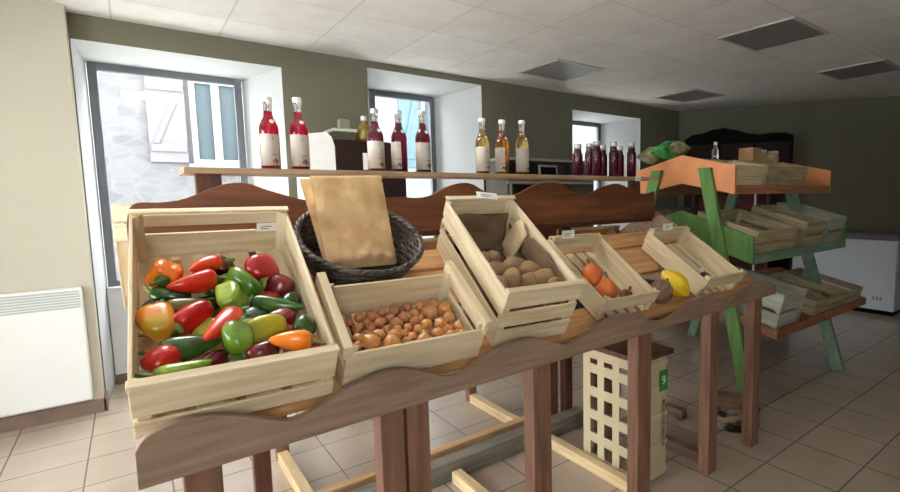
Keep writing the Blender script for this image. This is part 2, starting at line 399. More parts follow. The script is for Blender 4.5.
crate('produce_crate', 'long pale wooden crate heaped with mixed red, green and orange peppers', MP, .394, .638, .158,
      dict(front=[(.066,.156),(0,.046)], back=[(.112,.150),(.0,.085)], left=[(.06,.15),(0,.045)], right=[(.06,.15),(0,.045)], bottom=4), PINE, caps='fb')
MO = frame(.398, 1.319, .868, TH, -.061)
crate('produce_crate', 'wide shallow pale crate holding small golden-brown onions', MO, .404, .272, .137,
      dict(front=[(.0,.118)], back=[(0,.118)], left=[(.085,.128),(0,.06)], right=[(.085,.128),(0,.06)], bottom=5), PINE, caps='lr')
MT = frame(.876, 1.328, .874, TH, -.117)
crate('produce_crate', 'tall pale slatted crate lined with brown paper and filled with potatoes', MT, .29, .55, .231,
      dict(front=[(.163,.225),(.085,.145),(.0,.068)], back=[(.16,.225),(.08,.14),(0,.065)], left=[(.128,.222),(.0,.1)], right=[(.128,.222),(.0,.1)], bottom=3), PINE, caps='fb')
MC = frame(1.368, 1.331, .874, TH, -.069)
crate('produce_crate', 'shallow pine crate with three orange squashes beside the potato crate', MC, .294, .428, .112,
      dict(front=[(.05,.108)], back=[(.035,.108)], left=[(.0,.095)], right=[(.0,.095)], bottom=5), PINE, caps='', post_h=.108)
MF = frame(2.032, 1.322, .874, TH, -.017)
crate('produce_crate', 'nearly empty pine crate with one dark round beet by the table end', MF, .318, .413, .122,
      dict(front=[(.055,.118)], back=[(.04,.118)], left=[(.0,.1)], right=[(.0,.1)], bottom=5), PINE, caps='', post_h=.118)

# ------------------------------------------------------------------ the long wooden stand
tb = thing('produce_stand', 'long double-sided stained wooden stand with wavy boards and a bottle shelf', 'display stand', (1.3,2.08,0))
OFF = Vector((-1.3,-2.08,0)); MT0 = Matrix.Translation(OFF)
def part(mb, name, mat, parent=tb, bevel=.002, smooth=False):
    o = mb.build(name, mat, parent, smooth, bevel); return o
def cat_rom(pts, per=6):
    out = []
    for i in range(len(pts)-1):
        p0 = pts[max(i-1,0)]; p1 = pts[i]; p2 = pts[i+1]; p3 = pts[min(i+2,len(pts)-1)]
        for k in range(per):
            t = k/per
            x = p1[0] + (p2[0]-p1[0])*t
            d1 = (p2[1]-p0[1])/max(1e-6,p2[0]-p0[0]); d2 = (p3[1]-p1[1])/max(1e-6,p3[0]-p1[0]); h = p2[0]-p1[0]
            z = (2*t**3-3*t*t+1)*p1[1] + (t**3-2*t*t+t)*h*d1 + (-2*t**3+3*t*t)*p2[1] + (t**3-t*t)*h*d2
            out.append((x,z))
    return out + [pts[-1]]
SK = [(-.028,.862),(-.012,.885),(.018,.897),(.059,.905),(.113,.898),(.179,.874),(.262,.843),(.334,.862),(.425,.893),(.52,.903),(.607,.877),(.66,.853),(.72,.846),(.786,.868),(.872,.894),(.95,.905),(1.014,.894),(1.084,.865),(1.135,.846),(1.187,.852),(1.272,.875),(1.344,.895),(1.418,.908),(1.524,.893),(1.592,.860),(1.664,.842),(1.758,.854),(1.831,.882),(1.928,.900),(2.048,.892),(2.131,.858),(2.196,.847),(2.30,.872),(2.42,.90),(2.54,.902),(2.65,.87)]
top = cat_rom(SK, 4)
m = MB(); m.strip(top, [(x, .783+.015*x) for x,_ in top], 1.250, 1.277, 0, MT0); part(m, 'front_skirt', M_skirt)
m = MB(); m.strip(top, [(x, .783+.015*x) for x,_ in top], 2.883, 2.91, 0, MT0); part(m, 'rear_skirt', M_skirt)
BK = [(-.012,1.29),(-.004,1.335),(.019,1.357),(.074,1.357),(.138,1.367),(.21,1.398),(.266,1.419),(.327,1.420),(.385,1.398),(.499,1.362),(.60,1.345),(.72,1.35),(.884,1.366),(.961,1.361),(1.033,1.370),(1.113,1.408),(1.195,1.427),(1.251,1.420),(1.311,1.389),(1.41,1.363),(1.513,1.374),(1.634,1.422),(1.71,1.433),(1.79,1.428),(1.913,1.380),(1.974,1.367),(2.04,1.378),(2.102,1.401),(2.212,1.427),(2.26,1.428),(2.332,1.410),(2.454,1.373),(2.54,1.37),(2.6,1.385)]
top = cat_rom(BK, 4)
m = MB(); m.strip(top, [(x, 1.215) for x,_ in top], 2.02, 2.042, 0, MT0); part(m, 'back_board', M_back)
# rails and sloping slats, front and rear side
for sgn, nm in ((1,'front'),(-1,'rear')):
    m = MB()
    MS = Matrix.Translation((-1.3, 1.322-2.08 if sgn > 0 else 2.08-1.322, ZS)) @ (frame(0,0,0,TH,0) if sgn > 0 else Matrix.Scale(-1,4,Vector((0,1,0))) @ frame(0,0,0,TH,0))
    for b, b2 in ((-.02,.105),(.25,.435),(.455,.565)): m.box(-.01, 2.64, b, b2, -.026, -.006, 0, MS)
    part(m, 'sloping_slats', M_slat, bevel=0)
    m = MB()
    for x in (.03, .56, 1.08, 1.62, 2.12, 2.56):
        m = MB(); m.box(x, x+.045, -.02, .575, -.075, -.0265, 0, MS)
        part(m, 'rafter', M_leg, bevel=0)
m = MB(); m.box(.02,2.62,2.05,2.11,1.19,1.285,0,MT0); part(m, 'ridge_beam', M_post)
# end gable at the far end
m = MB(); m.prism([(1.297,.80),(2.863,.80),(2.863,.815),(2.12,1.255),(2.04,1.255),(1.297,.815)], 'x', 2.645, 2.667, 0, MT0); part(m, 'end_panel', M_skirt)
# legs (front row, rear row) with cross runners on the floor
for x0,x1 in ((.046,.118),(.480,.548),(.556,.624),(1.006,1.085),(1.548,1.635),(2.075,2.15),(2.485,2.56)):
    m = MB(); m.box(x0,x1,1.2775,1.335,.0,.83,0,MT0); part(m, 'leg', M_leg, bevel=.004)
for x0,x1 in ((.50,.56),(1.66,1.72),(2.30,2.36)):
    m = MB(); m.box(x0,x1,2.80,2.85,.0,.83,0,MT0); part(m, 'leg', M_leg, bevel=.004)
for x0,x1 in ((1.73,1.87),(1.925,1.985),(.30,.36)):
    m = MB(); m.box(x0,x1,2.14,2.185,.0,1.2,0,MT0); part(m, 'centre_post', M_post, bevel=.003)
for x, a, b in ((.50,1.36,2.79),(1.10,1.37,2.04),(1.665,1.37,2.04),(1.655,2.20,2.79),(2.14,1.37,1.9),(2.50,1.72,2.04)):
    m = MB(); m.box(x,x+.05,a,b,.0 if a > 2.1 or x<.6 else .0,.055,0,MT0); part(m, 'floor_runner', M_runner if x < 2 else M_runner2, bevel=.004)
m = MB(); m.box(.2,2.0,2.05,2.13,.0,.095,0,MT0); part(m, 'floor_beam', M_beam, bevel=.003)
m = MB(); m.box(.2,1.70,2.19,2.24,.0,.09,0,MT0); part(m, 'floor_beam', M_strip, bevel=.003)
# bottle shelf on two posts
m = MB(); m.box(.150,2.72,2.075,2.30,1.455,1.476,0,MT0); part(m, 'bottle_shelf', M_shelf, bevel=.002)
for x0,x1 in ((.185,.262),(2.50,2.575)):
    m = MB(); m.box(x0,x1,2.115,2.16,1.2855,1.4545,0,MT0); part(m, 'shelf_post', M_post)

# crate standing on the far slope, only its back seen beside the wavy board
MB2 = frame(.20, 2.80, .90, TH, math.pi)
crate('produce_crate', 'pale crate leaning behind the wavy board, by the first window', MB2, .25, .62, .15,
      dict(front=[(.08,.15),(0,.06)], back=[(.08,.15),(0,.07)], left=[(.07,.15),(0,.05)], right=[(.07,.15),(0,.05)], bottom=3), PINE)

# ------------------------------------------------------------------ peppers
def blend(name, c1, c2, lo=.42, hi=.62, sc=9): return two(name, c1, c2, .27, sc, lo, hi, .5, .04, 40, .25)
PC = dict(dkgreen=blend('pepper_dark_green',(30,62,22),(60,100,36)), green=blend('pepper_green',(70,110,26),(116,148,44)), bright=blend('pepper_bright_green',(112,148,34),(160,182,60)),
  red=blend('pepper_red',(150,12,14),(190,26,22)), dkred=blend('pepper_dark_red',(84,8,14),(128,16,22)), orange=blend('pepper_orange',(226,104,16),(240,134,30)), redor=blend('pepper_red_orange',(206,44,18),(234,92,28)),
  yelor=blend('pepper_yellow_orange',(214,128,24),(168,150,40),.4,.65,14), yelgr=blend('pepper_yellow_green',(186,168,44),(128,140,40),.4,.65,14), olive=blend('pepper_olive',(96,92,26),(140,120,40)),
  purple=blend('pepper_blackish',(36,20,18),(56,40,20)))
def pepper_profile(kind):
    if kind == 'bell': return [(.10,.05),(.20,.0),(.34,.01),(.45,.10),(.5,.28),(.49,.48),(.45,.68),(.39,.84),(.28,.95),(.15,.99),(.05,.955)]
    if kind == 'round': return [(.10,.05),(.22,.0),(.38,.04),(.48,.2),(.5,.42),(.47,.64),(.38,.83),(.22,.96),(.05,1.0)]
    return [(.12,.03),(.30,.0),(.44,.05),(.5,.18),(.48,.36),(.41,.56),(.31,.74),(.2,.88),(.1,.97),(.02,1.0)]
def pepper(a, b, c, kind, L, Wd, yaw, pitch, colr, label, group='peppers heaped in the long crate', i=0):
    d = Vector((math.cos(R(yaw))*math.cos(R(pitch)), math.sin(R(yaw))*math.cos(R(pitch)), math.sin(R(pitch))))
    q = d.to_track_quat('Z','Y').to_matrix().to_4x4()
    M = MP @ Matrix.Translation(Vector((a,b,c)) - d*(L*.5)) @ q
    t = thing('pepper', label, 'pepper', group=group, M=M)
    m = MB(); lob = 3 + (i % 2); prof = [(r*Wd, z*L) for r,z in pepper_profile(kind)]
    m.lathe(prof, 28, 0, None, lob if kind != 'long' else 3, .13 if kind == 'bell' else .06, i*1.3)
    for k in range(len(m.v)):
        v = m.v[k]; w = noise.noise(Vector((v.x*18+i*3.1, v.y*18, v.z*14)))*.06*Wd
        bend = math.sin(v.z/L*math.pi)*.10*Wd*((i % 3)-1)
        m.v[k] = v + Vector((v.x, v.y, 0)).normalized()*w + Vector((bend, 0, 0))
    m.build('flesh', PC[colr], t, True, sub=1)
    s = MB(); s.tube([(0,0,.03*L),(.004,.002,-.008),(.012,.004,-.022),(.02,.004,-.03)], [.012,.006,.0048,.006], 8)
    s.lathe([(.016,.004),(.018,-.001),(.006,-.006)], 10); s.build('stem', M_stem, t, True)
PEP = [(0.022,0.378),(0.07,0.423),(0.116,0.408),(0.164,0.445),(0.154,0.481),(0.199,0.488),(0.248,0.402),(0.202,0.424),(0.306,0.426),(0.36,0.388),(0.306,0.35),(0.205,0.332),(0.168,0.365),(0.109,0.347),(0.065,0.363),(0.345,0.263),(0.381,0.305),(0.267,0.27),(0.016,0.26),(0.066,0.294),(0.099,0.257),(0.148,0.238),(0.08,0.164),(0.172,0.186),(0.203,0.14),(0.232,0.217),(0.269,0.167),(0.305,0.233),(0.325,0.179),(0.327,0.132),(0.251,0.089),(0.317,0.086),(0.022,0.106),(0.072,0.076),(0.146,0.089),(0.209,0.066),(0.377,0.177),(0.368,0.075)]
PD = [('bell',.095,.074,-30,5,'dkgreen','dark green bell pepper against the crate side facing the heater, farthest back there'),
('bell',.08,.085,80,-10,'orange','plain orange bell pepper at the back of the heap, heater side'),
('long',.125,.066,200,8,'redor','thick red-orange pepper lying between the orange bell and the green ones'),
('long',.10,.05,215,10,'redor','slim orange-red pepper pointing up to the dark red round one'),
('long',.08,.045,240,5,'yelor','yellowish pepper tip poking up behind the orange-red peppers'),
('round',.07,.078,100,20,'dkred','dark wine-red round pepper, highest at the back of the heap'),
('bell',.115,.08,-60,0,'green','green bell pepper at the back with its shoulders up'),
('long',.085,.055,10,0,'dkgreen','small dark green pepper wedged behind the bright green one'),
('bell',.09,.088,95,20,'red','bright red bell pepper with pale stem scar, back of the heap'),
('round',.09,.085,-50,10,'dkred','deep red round pepper against the crate side by the basket'),
('round',.055,.06,-30,5,'red','small red pepper below the two large red ones at the back'),
('bell',.105,.074,-92,10,'bright','bright lime-green pepper standing upright in the middle of the heap'),
('long',.105,.05,8,0,'dkgreen','long blackish-green pepper lying behind the lime-green one'),
('long',.105,.05,5,0,'olive','olive-brown slender pepper below the thick red-orange one'),
('round',.075,.07,150,0,'purple','almost black pepper in the gap under the orange bell'),
('long',.15,.054,-28,5,'dkgreen','long glossy dark green pepper near the crate side by the onions'),
('round',.08,.07,60,0,'dkgreen','dark green pepper in the corner beneath the deep red round one'),
('round',.09,.075,20,-5,'dkgreen','shaded dark green pepper right below the lime-green one'),
('bell',.105,.08,-82,5,'yelor','large yellow and orange bell pepper against the heater-side panel'),
('long',.10,.05,28,5,'green','slim mid-green pepper beside the yellow and orange bell'),
('bell',.10,.07,40,5,'red','red bell pepper between the slim green and the yellow-green ones'),
('bell',.085,.082,-60,10,'yelgr','yellow-green bell pepper in the middle of the heap'),
('long',.135,.074,3,5,'dkgreen','big dark green pepper lying flat near the front'),
('long',.15,.06,238,14,'redor','long scarlet pepper slanting down through the middle front'),
('bell',.09,.072,-88,5,'green','leaf-green pepper with a blunt tip beside the scarlet one'),
('bell',.085,.075,20,0,'bright','light green pepper half hidden above the ribbed one'),
('bell',.11,.068,12,5,'yelgr','ribbed yellow-green pepper with highlights near the front'),
('round',.085,.065,30,0,'dkred','dark red pepper under the long glossy green one'),
('round',.08,.07,-30,0,'red','red pepper in the shade near the onion-side panel'),
('long',.085,.05,-10,0,'red','small flat red pepper above the front orange one'),
('round',.08,.066,10,10,'dkred','brownish-red round pepper under the ribbed yellow-green one'),
('long',.10,.058,170,5,'orange','orange pepper touching the front rail near the onion side'),
('round',.07,.078,-70,25,'red','short red pepper with a hollow end in the heater-side front corner'),
('long',.11,.048,10,0,'bright','light green slender pepper along the front rail'),
('bell',.10,.066,40,0,'dkred','dark red bell pepper below the scarlet one at the front'),
('long',.10,.055,0,0,'dkgreen','dark green pepper almost hidden by the front rail'),
('round',.07,.065,70,0,'dkgreen','small dark green pepper at the onion-side panel'),
('long',.065,.045,-60,0,'red','small red pepper tip in the front corner by the onions')]
def settle(items, lim, it=160, pull=.13):
    """push capsules (lists of spheres) apart inside a crate; items: dict(c=Vector, off=[Vector], r=[float])"""
    home = [q['c'].copy() for q in items]
    for k in range(it):
        for i in range(len(items)):
            for j in range(i+1, len(items)):
                A, B = items[i], items[j]
                if (A['c']-B['c']).length > A['R']+B['R']: continue
                for oa, ra in zip(A['off'], A['r']):
                    for ob, rb in zip(B['off'], B['r']):
                        dlt = (A['c']+oa)-(B['c']+ob); dist = dlt.length; over = ra+rb-dist
                        if over > 0 and dist > 1e-6:
                            mv = dlt/dist*over*.22; A['c'] += mv; B['c'] -= mv
        for q, h in zip(items, home):
            q['c'] += (h-q['c'])*pull*(1-k/it)
            for o, r in zip(q['off'], q.get('rw', q['r'])):
                p = q['c']+o
                for ax in range(3):
                    lo, hi = lim[ax]
                    if p[ax]-r < lo: q['c'][ax] += lo-(p[ax]-r)
                    if hi is not None and p[ax]+r > hi: q['c'][ax] -= p[ax]+r-hi
items = []
for (a,b), d in zip(PEP, PD):
    kind, L, Wd, yaw, pitch = d[:5]
    c = max(.045, .117-.24*b) + {2:.035,3:.04,1:.02,23:.04,20:.02,26:.02,31:.025,11:.03,24:.02,30:.012,32:.012,12:-.02,0:-.004,35:-.02,7:-.015}.get(len(items),0)
    v = Vector((math.cos(R(yaw))*math.cos(R(pitch)), math.sin(R(yaw))*math.cos(R(pitch)), math.sin(R(pitch))))
    r0 = Wd*.5; h = max(0, L*.5-r0)
    rr = [r0*.98, r0, r0*.92] if kind == 'bell' else ([r0*.95,r0,r0*.9] if kind == 'round' else [r0, r0*.95, r0*.6])
    hh = [-h, 0, h] if kind != 'long' else [-(L*.5-r0), 0, L*.5-r0*.6]
    items.append(dict(c=Vector((a,b,c)), off=[v*q for q in hh]+[v*-(L*.5+.018)], r=[q*.80 for q in rr]+[.006], rw=[q*1.06 for q in rr]+[.013], R=L*.5+.04))
settle(items, [(.010,.384),(.011,.62),(.008,None)])
for i, (q, d) in enumerate(zip(items, PD)):
    pepper(*q['c'], d[0], d[1]*.93, d[2]*.93, d[3], d[4], d[5], d[6], i=i)

# ------------------------------------------------------------------ onions
M_on1 = two('onion_skin', (176,110,54), (216,160,98), .35, 12, .35, .7, .5, .05, 60, .2, (1,1,.25))
M_on2 = two('pinkish_onion_skin', (164,98,60), (198,134,90), .35, 12, .35, .7, .5, .05, 60, .2, (1,1,.25))
M_root = plain('onion_tip', (196,160,104), .7, var=.05)
onp = []
for mat in (M_on1, M_on2):
    t = empty('onion'); m = MB()
    m.lathe([(.05,-.88),(.3,-.84),(.62,-.66),(.88,-.32),(.98,.05),(.9,.42),(.66,.74),(.36,.95),(.17,1.1),(.1,1.22)], 18)
    m.build('bulb', mat, t, True, sub=1)
    s = MB(); s.tube([(0,0,1.15),(.03,.02,1.4),(.1,.03,1.62)], [.12,.07,.04], 6); s.build('dry_neck', M_root, t, True)
    onp.append(t)
ON = [(.082,.163,.028,.0169),(.113,.154,.031,.017),(.151,.178,.025,.0208),(.185,.191,.025,.0167),(.225,.182,.025,.0225),(.268,.199,.025,.0184),(.316,.188,.025,.0263),(.37,.196,.025,.0251),(.356,.14,.036,.0209),(.306,.111,.046,.0213),(.321,.072,.06,.0166),(.354,.076,.058,.0168),(.346,.035,.073,.0153),(.308,.034,.073,.0204),(.278,.056,.065,.0194),(.272,.124,.042,.02),(.238,.103,.049,.0174),(.213,.118,.044,.0152),(.184,.146,.034,.0218),(.152,.126,.041,.0149),(.125,.104,.049,.0182),(.096,.077,.058,.0253),(.147,.056,.065,.0255),(.161,.093,.052,.0199),(.181,.052,.067,.0145),(.205,.063,.063,.0147),(.189,.096,.051,.0138),(.227,.045,.069,.022),(.069,.112,.046,.0153),(.055,.074,.059,.0124),(.093,.117,.044,.0129),(.276,.169,.026,.0143),(.251,.155,.031,.0168),(.249,.062,.063,.0133),(.118,.189,.025,.0152),(.185,.124,.042,.014)]
ON += [(.05,.2,.03,.017),(.21,.21,.03,.018),(.255,.225,.03,.016),(.30,.225,.03,.017),(.345,.22,.03,.018),(.10,.21,.03,.015),(.135,.215,.03,.016),(.17,.225,.03,.014)]
oit = [dict(c=Vector((a,b,max(c, .088-.30*b))), off=[Vector()], r=[r*1.06], R=r*1.06) for a,b,c,r in ON]
settle(oit, [(.012,.392),(.010,.258),(.008,None)])
for i, q0 in enumerate(oit):
    (a, b, c), r = q0['c'], q0['r'][0]
    q = Matrix.Rotation(random.uniform(-1.3,1.3),4,'X') @ Matrix.Rotation(random.uniform(-1.3,1.3),4,'Y') @ Matrix.Rotation(random.uniform(0,6),4,'Z')
    src = onp[1 if b > .12 and a < .26 else 0]
    o = src if src.users_collection and not src.get('category') else copy_tree(src)
    o.matrix_world = MO @ Matrix.Translation((a,b,c)) @ q @ Matrix.Diagonal((r,r,r*random.uniform(.86,1.02),1))
    tag(o, 'small round brown-skinned onion in the pile in the wide shallow crate', 'onion', 'onions in the wide shallow crate')

# ------------------------------------------------------------------ potatoes and their paper sack
sk = thing('paper_sack', 'open brown paper sack lining the potato crate, its back flap standing', 'sack', M=MT)
m = MB(); nx, ny = 14, 16; vs = []; fs = []
def sackz(u, v): return .012 + (.074-.085*max(0,v-.45))*min(1, 4*u, 4*(1-u))**.5*min(1, 5*v+.4, 4*(1-v)+.05) + .01*noise.noise(Vector((u*6,v*6,1)))
for j in range(ny+1):
    for i in range(nx+1):
        u, v = i/nx, j/ny; vs.append((.034+.222*u, .034+.475*v, sackz(u,v)))
for j in range(ny):
    for i in range(nx): k = j*(nx+1)+i; fs.append((k,k+1,k+nx+2,k+nx+1))
m.add(vs, fs)
so = m.build('sack_body', M_sack, sk, True); so.modifiers.new('solid','SOLIDIFY').thickness = -.004
m = MB(); vs = []; fs = []
for j in range(11):
    for i in range(15):
        u, v = i/14, j/10; vs.append((.036+.218*u, .50-.04*(1-v)**2 + .012*noise.noise(Vector((u*5,v*5,3))), .03+.155*v + (.008*math.sin(u*7) if j == 10 else 0)))
for j in range(10):
    for i in range(14): k = j*15+i; fs.append((k,k+1,k+16,k+15))
m.add(vs, fs); so = m.build('back_flap', M_sack, sk, True); so.modifiers.new('solid','SOLIDIFY').thickness = .003
def flap(nm, mat, b0, b1, c0, c1, lean, seed):
    m = MB(); vs = []; fs = []
    for j in range(9):
        for i in range(13):
            u, v = i/12, j/8; vs.append((.270-lean*(1-v)-.006*noise.noise(Vector((u*5,v*3,seed))), b0+(b1-b0)*(u if v < .5 else u*(1-.25*(v-.5))), c0+(c1-c0)*v*(1-.35*abs(u-.6))+.006*noise.noise(Vector((u*7,v*4,seed)))))
    for j in range(8):
        for i in range(12): k = j*13+i; fs.append((k,k+1,k+14,k+13))
    m.add(vs, fs); o = m.build(nm, mat, sk, True); o.modifiers.new('solid','SOLIDIFY').thickness = .003; return o
flap('side_lining', M_sack, .05, .36, .10, .205, .012, 8)
flap('side_flap', M_fold, .36, .46, .06, .21, .035, 3)['label'] = 'paler folded side flap'
M_pot = two('potato_skin', (136,106,76), (176,144,108), .7, 16, .3, .75, .3, .15, 40)
PO = [(.094,.331,.034,.026,20,'flattish potato at the back of the heap by the crate side facing the onions'),(.098,.236,.05,.031,-25,'long potato lying askew behind the onion-side potatoes'),(.185,.258,.044,.033,10,'large oval potato at the top of the heap, middle'),(.228,.214,.040,.029,-15,'oval potato beside the pale folded paper'),(.125,.160,.036,.036,60,'round upright potato in the middle of the front'),(.172,.137,.030,.028,0,'small round potato between the middle and the largest front one'),(.235,.142,.047,.032,5,'largest front potato near the paper flap side'),(.058,.132,.033,.029,10,'potato in the front corner next to the onion crate'),(.048,.186,.028,.024,30,'small potato pressed against the onion-side panel'),(.141,.341,.032,.026,15,'shaded brown potato farthest back in the heap'),(.262,.098,.026,.02,0,'small potato peeping over the front rail corner')]
pm = None
for i, (a,b,lx,ly,rz,lab) in enumerate(PO):
    m = MB(); n = 14; prof = [(math.sin(math.pi*k/n)*(1+.08*math.sin(k*.9+i)) + .002, -math.cos(math.pi*k/n)) for k in range(n+1)]
    m.lathe(prof, 18)
    m.v = [v*(1+.14*noise.noise(v*1.3+Vector((i*4.1,0,0)))) for v in m.v]
    o = m.build('potato', M_pot, None, True, sub=1)
    c = .187-.25*b
    o.matrix_world = MT @ Matrix.Translation((max(.045,a-.012),b-.006,c)) @ Matrix.Rotation(R(rz),4,'Z') @ Matrix.Diagonal((lx*1.1,ly*1.04,ly*1.1,1)) @ Matrix.Rotation(R(90),4,'Y')
    tag(o, lab, 'potato', 'potatoes in the tall crate')

# ------------------------------------------------------------------ squashes, beet and loose vegetables
M_sq = two('squash_skin', (110,74,34), (216,108,46), .45, 9, .33, .52, .5, .05, 40, .2)
M_yel = two('yellow_squash_skin', (224,180,16), (240,206,40), .35, 8, .3, .7, .5, .03, 40, .3)
M_brn = two('brown_squash_skin', (96,72,56), (138,108,84), .5, 10, .3, .7, .4, .05, 40, .1)
M_beet = two('beet_skin', (46,24,30), (78,44,44), .5, 12)
def gourd(name, label, cat, M, r, L, ribs, amp, mat, stem=True, group=None, sm=M_stem):
    t = thing(name, label, cat, group=group, M=M)
    m = MB(); n = 14
    m.lathe([(r*(math.sin(math.pi*k/n)**.8)*(1-.16*(k/n)) + .0015, L*(k/n)) for k in range(n+1)], 40, 0, None, ribs, amp, .4)
    m.build('flesh', mat, t, True, sub=1)
    if stem:
        s = MB(); s.tube([(0,0,L-.006),(.002,0,L+.008),(.006,.002,L+.022)], [.008,.006,.007], 8); s.build('stem', sm, t, True)
    return t
def lay(Mb, a, b, c, yaw, pitch, L):
    d = Vector((math.cos(R(yaw))*math.cos(R(pitch)), math.sin(R(yaw))*math.cos(R(pitch)), math.sin(R(pitch))))
    return Mb @ Matrix.Translation(Vector((a,b,c)) - d*(L*.5)) @ d.to_track_quat('Z','Y').to_matrix().to_4x4()
gourd('squash', 'brown-flecked orange squash, farthest back of the three in the shallow crate', 'squash', lay(MC,.112,.215,.052,70,10,.12), .046,.12,9,.03,M_sq, sm=M_brn, group='orange squashes in the shallow crate')
gourd('squash', 'upright orange squash with a dark base in front of the flecked one', 'squash', lay(MC,.108,.105,.056,65,25,.12), .047,.12,9,.03,M_sq, sm=M_brn, group='orange squashes in the shallow crate')
gourd('squash', 'smallest orange squash, tucked in the front corner of its crate', 'squash', lay(MC,.20,.075,.038,30,10,.07), .03,.07,9,.03,M_sq, sm=M_brn, group='orange squashes in the shallow crate')
Mid = Matrix.Identity(4)
MSL = frame(1.3, Y0, ZS, TH, 0)
gourd('yellow_squash', 'bright yellow ribbed squash between two pine crates', 'squash', lay(MSL,.612,.085,.056,115,15,.17), .054,.17,10,.05,M_yel)
gourd('brown_squash', 'ribbed grey-brown squash resting behind the wavy front board', 'squash', lay(MSL,.47,.052,.058,25,10,.15), .056,.15,10,.07,M_brn)
gourd('beet', 'dark round beet with pale stalks lying alone in its crate', 'beet', lay(MF,.125,.085,.04,60,20,.066), .034,.066,5,.02,M_beet, sm=M_card)

# ------------------------------------------------------------------ basket with paper bags
MBK = frame(.592, 1.737, slope_z(1.735)+.002, TH, 0)
bk = thing('wicker_basket', 'round dark wicker basket holding brown paper bags, behind the onions', 'basket', M=MBK)
HB, RB, RT = .128, .140, .197
m = MB(); n = 44; rows = 13
for s in range(n):                                       # uprights
    a = 2*math.pi*s/n
    m.tube([(math.cos(a)*(RB+(RT-RB)*k/4), math.sin(a)*(RB+(RT-RB)*k/4), HB*k/4) for k in range(5)], .0028, 5)
m.build('stakes', M_wicker, bk, True)
m = MB()
for j in range(rows):                                    # woven weavers going in front of and behind the stakes
    z = .006+(HB-.012)*j/(rows-1); r = RB+(RT-RB)*z/HB; pts = []
    for k in range(n*2+1):
        a = math.pi*k/n; pts.append((math.cos(a)*(r+.0045*math.cos(math.pi*k/2+j*math.pi)), math.sin(a)*(r+.0045*math.cos(math.pi*k/2+j*math.pi)), z))
    m.tube(pts, .0052, 5)
m.build('woven_wall', M_wicker, bk, True)
m = MB()
for ph in (0, 2.1, 4.2):                                 # plaited rim
    m.tube([(math.cos(2*math.pi*k/120)*(RT+.005*math.cos(k*.8+ph)), math.sin(2*math.pi*k/120)*(RT+.005*math.cos(k*.8+ph)), HB+.004+.006*math.sin(k*.8+ph)) for k in range(121)], .0075, 6)
m.build('rim', M_wicker, bk, True)
m = MB(); m.lathe([(RB,0),(RB,.006)], 40); m.build('bottom', M_wicker, bk)
def bag(label, TL, TR, BR, BL, seed, crease, thick=.010):
    TL, TR, BR, BL = map(Vector, (TL,TR,BR,BL)); nx, ny = 26, 30
    nrm = (TR-TL).cross(BL-TL).normalized()
    if nrm.y > 0: nrm = -nrm
    m = MB(); vs = []; fs = []
    for side in (0,1):
        for j in range(ny+1):
            for i in range(nx+1):
                u, v = i/nx, j/ny
                p = (TL*(1-u)+TR*u)*(1-v) + (BL*(1-u)+BR*u)*v
                w = .010*noise.noise(Vector((u*4+seed,v*5,seed))) + .0045*abs(noise.noise(Vector((u*7+seed,v*8,4)))) + .002*noise.noise(Vector((u*11+seed,v*13,2)))
                e = min(1, 8*u, 8*(1-u), 10*v+.2, 10*(1-v))
                if crease: w += .046*max(0, v-.60)/.40*(.4+1.3*abs(noise.noise(Vector((u*4.5,v*6,5))))) + .006*max(0,1-abs(v-.62-.08*math.sin(u*4))/.04)
                jag = .004*noise.noise(Vector((v*25,seed,0)))*(1 if u == 1 else 0)
                vs.append(p + nrm*(w*e + (thick*.5*e if side == 0 else -thick*.5*e)) + (TR-TL).normalized()*jag)
    N1 = (nx+1)*(ny+1)
    for s in (0,1):
        for j in range(ny):
            for i in range(nx): k = s*N1+j*(nx+1)+i; fs.append((k,k+1,k+nx+2,k+nx+1))
    ring = [i for i in range(nx+1)] + [(j+1)*(nx+1)+nx for j in range(ny)] + [ny*(nx+1)+nx-1-i for i in range(nx)] + [(ny-1-j)*(nx+1) for j in range(ny-1)]
    for q in range(len(ring)):
        a, b = ring[q], ring[(q+1) % len(ring)]; fs.append((a,b,N1+b,N1+a))
    m.add(vs, fs); o = m.build('paper_bag', M_kraft, None, True); tag(o, label, 'paper bag', 'brown paper bags in the basket')
bag('frontmost creased brown paper bag standing in the wicker basket', (.474,1.80,1.439),(.722,1.80,1.444),(.722,1.690,1.128),(.488,1.690,1.128), 1.0, True)
bag('brown paper bag just behind the front one, its edge showing on the first-window side', (.446,1.818,1.430),(.69,1.818,1.436),(.712,1.712,1.135),(.485,1.712,1.135), 5.0, False)
bag('rearmost brown paper bag with a ragged edge towards the bottles', (.50,1.842,1.418),(.735,1.842,1.420),(.70,1.737,1.160),(.50,1.737,1.160), 9.0, False)

# ------------------------------------------------------------------ price cards
def card(label, M, w=.055, h=.03):
    m = MB(); m.box(-w/2,w/2,-.001,.001,0,h); m.box(-w*.3,w*.25,-.0016,-.001,h*.55,h*.62,1); m.box(-w*.3,w*.1,-.0016,-.001,h*.3,h*.37,1)
    o = m.build('price_card', [M_card, M_ink]); o.matrix_world = M; tag(o, label, 'price card', 'small white price cards')
card('white price card inside the back of the pepper crate', MP @ Matrix.Translation((.335,.622,.086)))
card('white price card lying on the back rim of the potato crate', MT @ Matrix.Translation((.16,.527,.2405)) @ Matrix.Rotation(R(-70),4,'X') @ Matrix.Rotation(R(8),4,'Y'), .085, .03)
card('white price card on the back rim of the squash crate', MC @ Matrix.Translation((.10,.415,.098)) @ Matrix.Rotation(R(-30),4,'X'), .07, .035)
card('white price card on the back rim of the nearly empty crate', MF @ Matrix.Translation((.14,.40,.108)) @ Matrix.Rotation(R(-30),4,'X'), .08, .035)
